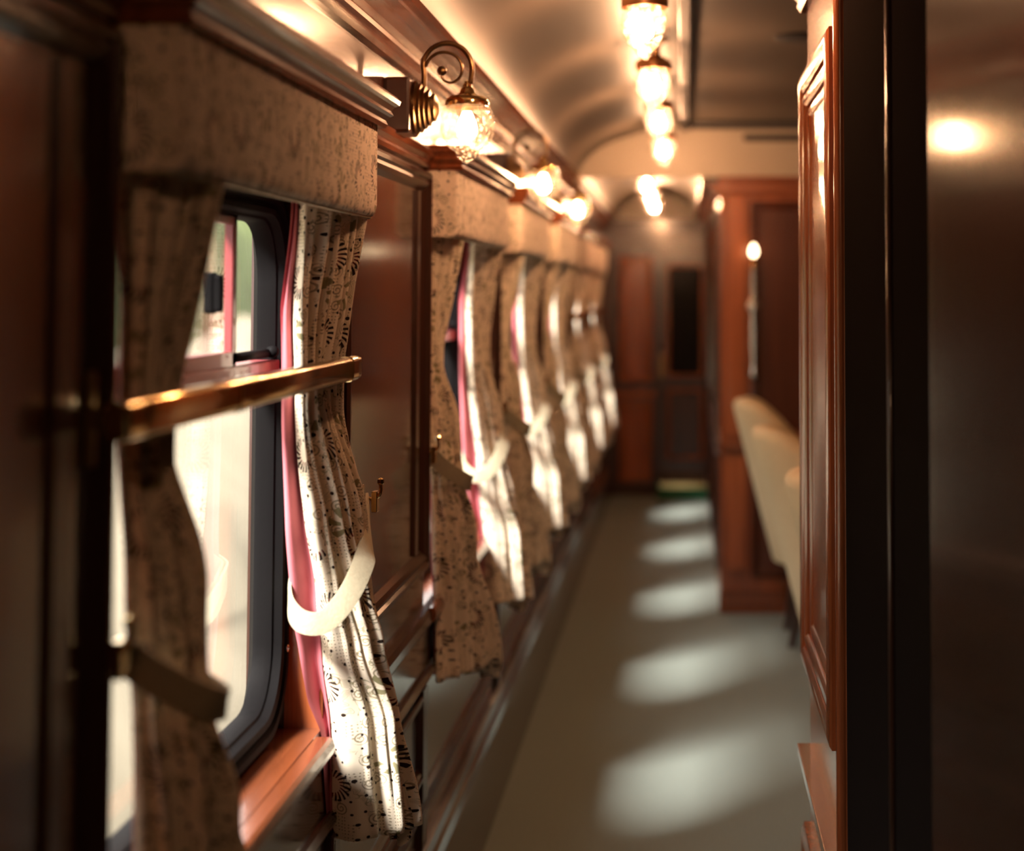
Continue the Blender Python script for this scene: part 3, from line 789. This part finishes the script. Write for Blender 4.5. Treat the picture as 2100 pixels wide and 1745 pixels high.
# ------------------------------------------------------------------ lamps
GLOBE = [(0.036, 0.050), (0.040, 0.046), (0.043, 0.036), (0.050, 0.020), (0.0525, 0.004), (0.051, -0.014), (0.045, -0.030), (0.036, -0.042), (0.027, -0.049), (0.021, -0.053),
         (0.0215, -0.057), (0.017, -0.064), (0.010, -0.070), (0.005, -0.074), (0.0, -0.075)]
BULB = [(0.0, 0.026), (0.008, 0.025), (0.012, 0.016), (0.017, 0.004), (0.020, -0.008), (0.018, -0.020), (0.011, -0.028), (0.0, -0.031)]
def make_sconce(y):
    gx, gz = -0.412, 1.765
    r = thing('wall_lamp', '', 'wall lamp', (-AW, y, 1.79))
    part(MB().box(-0.561, -0.512, y - 0.055, y + 0.055, 1.745, 1.85), 'mounting_block', 'darkwood', r, bevel=0.006)
    b = MB().lathe([(0.050, -0.512), (0.052, -0.506), (0.046, -0.502), (0.047, -0.497), (0.040, -0.494), (0.041, -0.489), (0.034, -0.486), (0.035, -0.481), (0.027, -0.478), (0.026, -0.472), (0.014, -0.466), (0.0, -0.464)], (0, y, 1.797), 'x', 28, False)
    part(b, 'rose', 'oldbrass', r, smooth=True, autosmooth=35)
    # swan-neck arm
    pts = [(-0.490, y, 1.800), (-0.494, y, 1.830), (-0.494, y, 1.860)]
    cx, cz, ra = -0.4505, 1.870, 0.0475
    for i in range(1, 13):
        a = PI - PI * i / 12 * 1.0; pts.append((cx + ra * math.cos(a), y, cz + ra * 1.05 * math.sin(a)))
    pts += [(-0.404, y, 1.858), (-0.406, y, 1.842)]
    part(MB().tube(cr(pts, 44), 0.0052, 10), 'arm', 'oldbrass', r, smooth=True)
    # inner scroll
    sp = []
    for i in range(34):
        f = i / 33; a = PI * 0.95 - f * 2 * PI * 0.98; rad = 0.040 - 0.030 * f ** 1.3
        sp.append((-0.4525 + 0.004 * f + rad * math.cos(a), y, 1.868 - 0.004 * f + rad * math.sin(a)))
    sc = MB().tube(sp, [0.0034 - 0.001 * (i / 33) for i in range(34)], 8)
    sc.lathe([(0, -0.008), (0.006, -0.006), (0.0095, 0.0), (0.006, 0.006), (0, 0.008)], (sp[-1][0] - 0.002, y, sp[-1][2] + 0.003), 'y', 14, False)
    part(sc, 'scroll', 'oldbrass', r, smooth=True)
    b = MB().lathe([(0.0, 0.083), (0.006, 0.083), (0.006, 0.078), (0.009, 0.076), (0.009, 0.071), (0.013, 0.066), (0.015, 0.060), (0.017, 0.058), (0.019, 0.056), (0.033, 0.053), (0.040, 0.047), (0.0415, 0.043),
                    (0.0415, 0.034), (0.039, 0.032), (0.039, 0.045), (0.0, 0.05)], (gx, y, gz), 'z', 28, False)
    part(b, 'cap', 'brass', r, smooth=True, autosmooth=35)
    g = part(MB().lathe(GLOBE, (gx, y, gz), 'z', 32, False), 'globe', 'globe', r, smooth=True)
    tag(part(MB().lathe(BULB, (gx, y, gz), 'z', 16, False), 'bulb', 'wallbulb', g, smooth=True), 'glowing bulb')
    return r
sy = [3.22, 4.965, 6.56]
sc0 = make_sconce(sy[0])
for k, lab in enumerate(('sharp brass swan-neck wall lamp with hammered glass globe, between the first two windows', 'blurred brass wall lamp between the second and third windows', 'small blurred wall lamp between the third and fourth windows')):
    o = sc0 if k == 0 else copy_tree(sc0); o.location.y = sy[k]; o['label'] = lab; o['group'] = 'swan-neck wall lamps'
def make_ceiling_lamp(x, y, zc):
    r = thing('ceiling_lamp', '', 'ceiling lamp', (x, y, zc))
    b = MB().lathe([(0.0, 0.0), (0.045, 0.0), (0.046, -0.008), (0.034, -0.016), (0.022, -0.022), (0.020, -0.05), (0.034, -0.060), (0.052, -0.070), (0.055, -0.082), (0.054, -0.098), (0.051, -0.098), (0.051, -0.078), (0.0, -0.076)], (x, y, zc), 'z', 28, False)
    part(b, 'lamp_cap', 'copper', r, smooth=True, autosmooth=35)
    k = 1.08
    g = part(MB().lathe([(a * k, h * k) for a, h in GLOBE], (x, y, zc - 0.136), 'z', 32, False), 'globe', 'clearglobe', r, smooth=True)
    tag(part(MB().lathe(BULB, (x, y, zc - 0.138), 'z', 16, False), 'bulb', 'bulb', g, smooth=True), 'glowing bulb')
    return r
cl = make_ceiling_lamp(-0.092, 3.90, 2.197)
CLAMP = [(-0.092, -0.62, 2.197, 'unseen globe lamp added behind the viewpoint to warm the nearest left curtain'), (-0.092, 2.77, 2.197, 'globe lamp of the saloon ceiling row hanging over the nearest window, just above the frame'), (-0.092, 3.90, 2.197, 'largest glass globe lamp on the ceiling, nearest of the saloon row'), (-0.092, 5.0, 2.197, 'second glass globe lamp of the saloon ceiling row'),  # rear lamp is unseen, added to light the near left curtain
         (-0.092, 6.1, 2.197, 'third glass globe lamp of the saloon ceiling row'), (-0.092, 7.3, 2.197, 'farthest glass globe lamp of the saloon row, in front of the cream end wall'),
         (-0.20, 9.0, 2.149, 'nearest globe lamp under the far corridor vault, topmost of three blurred lights'), (-0.20, 10.1, 2.149, 'middle globe lamp under the far corridor vault'),
         (-0.20, 11.2, 2.149, 'farthest globe lamp under the far corridor vault, lowest of three blurred lights')]
for k, (x, y, z, lab) in enumerate(CLAMP):
    o = cl if k == 0 else copy_tree(cl); o.location = (x, y, z); o['label'] = lab
    o['group'] = 'saloon ceiling lamps' if k < 6 else 'far corridor ceiling lamps'
# candle wall lamp on the bulkhead
r = thing('candle_lamp', 'slender silver candle lamp with a bright bulb on the wooden bulkhead', 'lamp', (0.313, YBULK - 0.03, 1.06))
x, y = 0.313, YBULK - 0.045
pf = [(0.0, 1.05), (0.012, 1.055), (0.02, 1.07), (0.014, 1.09), (0.010, 1.13), (0.014, 1.20), (0.017, 1.27), (0.012, 1.36), (0.019, 1.385), (0.012, 1.41), (0.016, 1.46), (0.012, 1.54), (0.016, 1.56), (0.0, 1.562)]
part(MB().lathe([(a, z) for a, z in pf], (x, y, 0), 'z', 16, False), 'stem', 'steel', r, smooth=True)
b = MB().box(x - 0.012, x + 0.012, y, YBULK, 1.37, 1.40); b.lathe([(0.03, 0.0), (0.03, -0.008), (0.0, -0.01)], (x, YBULK, 1.385), 'y', 18, False); part(b, 'wall_bracket', 'steel', r)
part(MB().lathe([(0.0, 1.56), (0.011, 1.56), (0.011, 1.605), (0.0, 1.606)], (x, y, 0), 'z', 14, False), 'candle_sleeve', 'copper', r, smooth=True, autosmooth=40)
part(MB().lathe([(0.0, 1.604), (0.010, 1.606), (0.019, 1.625), (0.015, 1.645), (0.006, 1.662), (0.0, 1.665)], (x, y, 0), 'z', 14, False), 'bulb', 'candle', r, smooth=True)

# ------------------------------------------------------------------ chairs
def make_chair(cx, cy):
    r = thing('dining_chair', '', 'chair', (cx, cy, 0))
    # wrapped backrest, facing +x
    loops, n = [], 34
    for i in range(n + 1):
        f = i / n; a = lerp(-118, 118, f); ar = math.radians(a)
        fall = max(0, (abs(a) - 35) / 83.0)
        top = 1.00 - 0.33 * (fall * fall * (3 - 2 * fall))
        th = 0.045
        lp = []
        def pt(z, rad, rr_):
            lean = -(z - 0.34) * 0.26
            k = max(0.0, 1 - fall * 0.5)
            return (cx + lean * k + 0.01 - (0.235 + rad) * math.cos(ar) * 0.92, cy + (0.245 + rad) * math.sin(ar), z)
        for z in [0.33 + (top - 0.04 - 0.33) * q / 7 for q in range(8)]: lp.append(pt(z, th, 0))
        for q in range(1, 6):
            t = PI * q / 6; lp.append(pt(top - 0.04 + 0.04 * math.sin(t), th * math.cos(t), 0))
        for z in [top - 0.04 - (top - 0.04 - 0.33) * q / 7 for q in range(8)]: lp.append(pt(z, -th, 0))
        loops.append(lp)
    part(MB().loft(loops, True, True, True), 'backrest', 'velvet', r, smooth=True, autosmooth=60)
    b = MB(); lo = []
    for z, s in ((0.345, 0.93), (0.36, 0.98), (0.44, 1.0), (0.475, 0.96), (0.485, 0.85)):
        lp = []
        for i in range(32):
            a = 2 * PI * i / 32; c_, s_ = math.cos(a), math.sin(a)
            lp.append((cx + 0.05 + 0.235 * s * math.copysign(abs(c_) ** 0.55, c_), cy + 0.215 * s * math.copysign(abs(s_) ** 0.55, s_), z))
        lo.append(lp)
    b.loft(lo, True, True, True); part(b, 'seat', 'velvet', r, smooth=True, autosmooth=50)
    for sx, sy_ in ((-1, -1), (-1, 1), (1, -1), (1, 1)):
        x0 = cx + 0.04 + sx * 0.17; y0 = cy + sy_ * 0.185
        b = MB(); ls = []
        for z, wd, dx in ((0.0, 0.014, sx * 0.035 if sx > 0 else -0.05), (0.18, 0.018, sx * 0.015 if sx > 0 else -0.015), (0.36, 0.024, 0)):
            ls.append([(x0 + dx - wd, y0 - wd, z), (x0 + dx + wd, y0 - wd, z), (x0 + dx + wd, y0 + wd, z), (x0 + dx - wd, y0 + wd, z)])
        b.loft(ls, True, True, True); part(b, 'leg', 'darkwood', r, bevel=0.003)
    return r
ch = make_chair(0.66, 7.22)
for k, (x, y, lab) in enumerate(((0.615, 7.22, 'cream upholstered dining chair with dark legs, farthest, against the wooden bulkhead'), (0.635, 5.75, 'cream upholstered dining chair, middle one of the row by the aisle'),
                                 (0.66, 4.32, 'cream upholstered dining chair mostly hidden by the near wooden partition'))):
    o = ch if k == 0 else copy_tree(ch); o.location = (x, y, 0); o['label'] = lab; o['group'] = 'cream chairs beside the aisle'

# ------------------------------------------------------------------ outside
b = MB(); b.box(-60, -1.2, -25, 120, -1.5, -1.3); struct(b, 'ground', 'grass')
def bank(name, x0, x1, h, mat, seed, y0=-10, y1=100):
    rnd = random.Random(seed); nx, ny = 10, 70; loops = []
    for j in range(ny + 1):
        y = lerp(y0, y1, j / ny); row = []
        hh = h * rnd.uniform(0.75, 1.2)
        for i in range(nx + 1):
            f = i / nx; row.append((lerp(x0, x1, f) + rnd.uniform(-.25, .25), y + rnd.uniform(-.4, .4), -1.35 + hh * math.sin(min(1, f * 1.6) * PI / 2) * (1 if f < .9 else .3) + rnd.uniform(-.2, .2) * (f > 0.05)))
        loops.append(row)
    return MB().loft(loops, False).build(name, mat, smooth=True)
tag(bank('embankment', -2.6, -9, 1.9, 'grass', 2), kind='structure')
tag(bank('hedge', -7.5, -13, 5.2, 'leaf', 4), 'pale green blurred hedge beyond the train windows', 'hedge', kind='stuff')

# ------------------------------------------------------------------ light, world, camera
wd = bpy.data.worlds.new('sky'); S.world = wd; wd.use_nodes = True
bg = wd.node_tree.nodes['Background']; bg.inputs[0].default_value = (1.0, 0.95, 0.89, 1); bg.inputs[1].default_value = 6.0
sun = bpy.data.lights.new('sun', 'SUN'); sun.energy = 26.0; sun.angle = math.radians(13); sun.color = (1.0, 0.93, 0.84)
so = bpy.data.objects.new('sun', sun); COL.objects.link(so); so.location = (-6, -4, 8)
so.rotation_euler = Vector((0.48, 0.88, -0.92)).to_track_quat('-Z', 'Y').to_euler()

cam = bpy.data.cameras.new('camera'); co = bpy.data.objects.new('camera', cam); COL.objects.link(co)
F, CX, PITCH = 3500.0, 1404.0, math.radians(3.0)
CY = 597.0 - F * math.tan(PITCH)
cam.sensor_fit = 'HORIZONTAL'; cam.sensor_width = 36.0; cam.lens = F / 2100 * 36
cam.shift_x = -(CX - 1050) / 2100; cam.shift_y = -(872.5 - CY) / 2100
co.location = (0, 0, EYE); co.rotation_euler = (PI / 2 + PITCH, 0, 0)
cam.clip_start = 0.05; cam.clip_end = 300
cam.dof.use_dof = True; cam.dof.focus_distance = 2.87; cam.dof.aperture_fstop = 2.25
S.camera = co
S.view_settings.view_transform = 'Standard'; S.view_settings.look = 'None'
S.view_settings.exposure = -0.08; S.view_settings.gamma = 1.0
S.view_settings.use_curve_mapping = False
cy = S.cycles
cy.sample_clamp_indirect = 5.0; cy.caustics_reflective = False; cy.caustics_refractive = False
cy.max_bounces = 10; cy.transparent_max_bounces = 16
try: cy.use_denoising = True; cy.denoiser = 'OPENIMAGEDENOISE'
except Exception: pass
